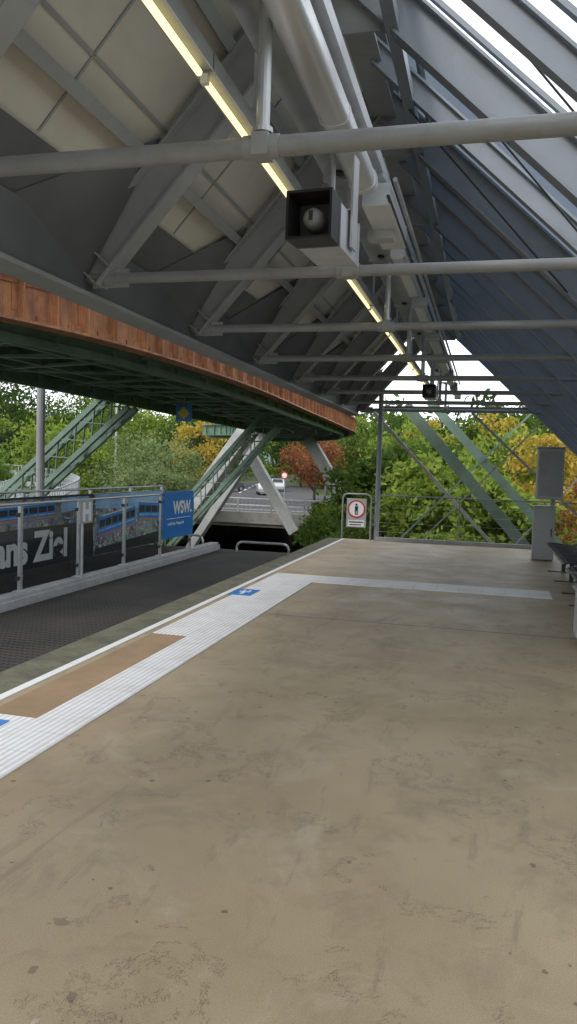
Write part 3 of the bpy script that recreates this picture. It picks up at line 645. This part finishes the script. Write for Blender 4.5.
bushes('riverbank_bushes',[(-4.9,26,-2.4,2.6,1.3),(-5.8,31,-2.3,2.4,1.4),(-3.8,24,-2.3,2.1,1.2),(-7.2,37,-2.2,2.3,1.3),(-3.6,21,-2.6,2.0,1.1),(-1.9,21.5,-2.4,2.0,1.1),(-.2,20.8,-2.5,2.2,1.1),(1.6,21,-2.5,2.0,1.2),(3,20.5,-2.5,2.2,1.1)],LG)
bushes('riverbank_bushes',[(-12.6,26,-2.4,2.2,1.2),(-14.3,31,-2.2,2.0,1.2),(-18.2,41,-2.0,1.5,1.0),(-11.9,22,-2.5,2.1,1.1),(-11.5,19,-2.6,2.2,1.1),(-20,40,-2,2,1.5)],LG)
bushes('riverbank_bushes',[(-5.3,28.5,-1.8,2.1,1.0),(-13.6,28.3,-1.9,1.9,.9),(-12.8,24,-1.7,1.5,.8),(-1.0,22.4,-2,2.1,1.0),(2.6,22,-2,1.9,1.0)],LL)
lst=[]
for a in np.arange(-62,48,1.7):
    r=rng.uniform(115,190); h=rng.uniform(10,14); lst.append((math.sin(math.radians(a))*r,math.cos(math.radians(a))*r,-1.5+ (r-110)/400*9,h,rng.uniform(5,7.5),.0,32,48))
k=len(lst)//2; random.shuffle(lst)
make_veg('distant_trees',lst[:k],LG,.6,False); make_veg('distant_trees',lst[k:k+k//2],LL,.6,False); make_veg('distant_trees',lst[k+k//2:],LD,.6,False)
# ---------------------------------------------------------------- world, sun, camera
w=bpy.data.worlds.new('World'); S.world=w; w.use_nodes=True; nt=w.node_tree; bg=nt.nodes['Background']
sky=N(nt,'ShaderNodeTexSky',sky_type='NISHITA'); sky.sun_disc=False; el=math.radians(42); rot=math.radians(200)
sky.sun_elevation=el; sky.sun_rotation=rot
tc=N(nt,'ShaderNodeTexCoord'); mp=N(nt,'ShaderNodeMapping'); mp.inputs['Scale'].default_value=(1,1,2); nt.links.new(tc.outputs['Generated'],mp.inputs[0])
f=ramp(nt,noise(nt,mp.outputs[0],2.2,6,.6,.3),.32,.68,(5.2,5.8,6.8,1),(14.5,14.8,15.2,1))
sp=N(nt,'ShaderNodeSeparateXYZ'); nt.links.new(tc.outputs['Generated'],sp.inputs[0])
hz=ramp(nt,sp.outputs['Z'],.18,.62,(0,0,0,1),(1,1,1,1))
f=mix(nt,hz,(13.4,13.8,14.2),f)
c=mix(nt,.88,sky.outputs[0],f); nt.links.new(c,bg.inputs[0]); bg.inputs[1].default_value=.15
sd=bpy.data.lights.new('sun','SUN'); sd.energy=1.5; sd.angle=math.radians(15); sd.color=(1,.97,.93); so=bpy.data.objects.new('sun',sd); S.collection.objects.link(so)
dirv=V((math.sin(rot)*math.cos(el),math.cos(rot)*math.cos(el),math.sin(el))); so.rotation_euler=dirv.to_track_quat('Z','Y').to_euler()
cam=bpy.data.cameras.new('camera'); co_=bpy.data.objects.new('camera',cam); S.collection.objects.link(co_); S.camera=co_
f_=769.; Xc=V((3000,-142,f_)).normalized(); Yc=V((199,40,-f_)); Yc=(Yc-Xc*Yc.dot(Xc)).normalized(); Zc=Xc.cross(Yc)
M=Matrix((Xc,Yc,Zc)).to_4x4(); M.translation=V((0,0,1.6)); co_.matrix_world=M
cam.sensor_fit='VERTICAL'; cam.sensor_height=36; cam.lens=f_/1024*36; cam.clip_start=.05; cam.clip_end=3000
S.view_settings.view_transform='Standard'; S.view_settings.look='None'; S.view_settings.exposure=0
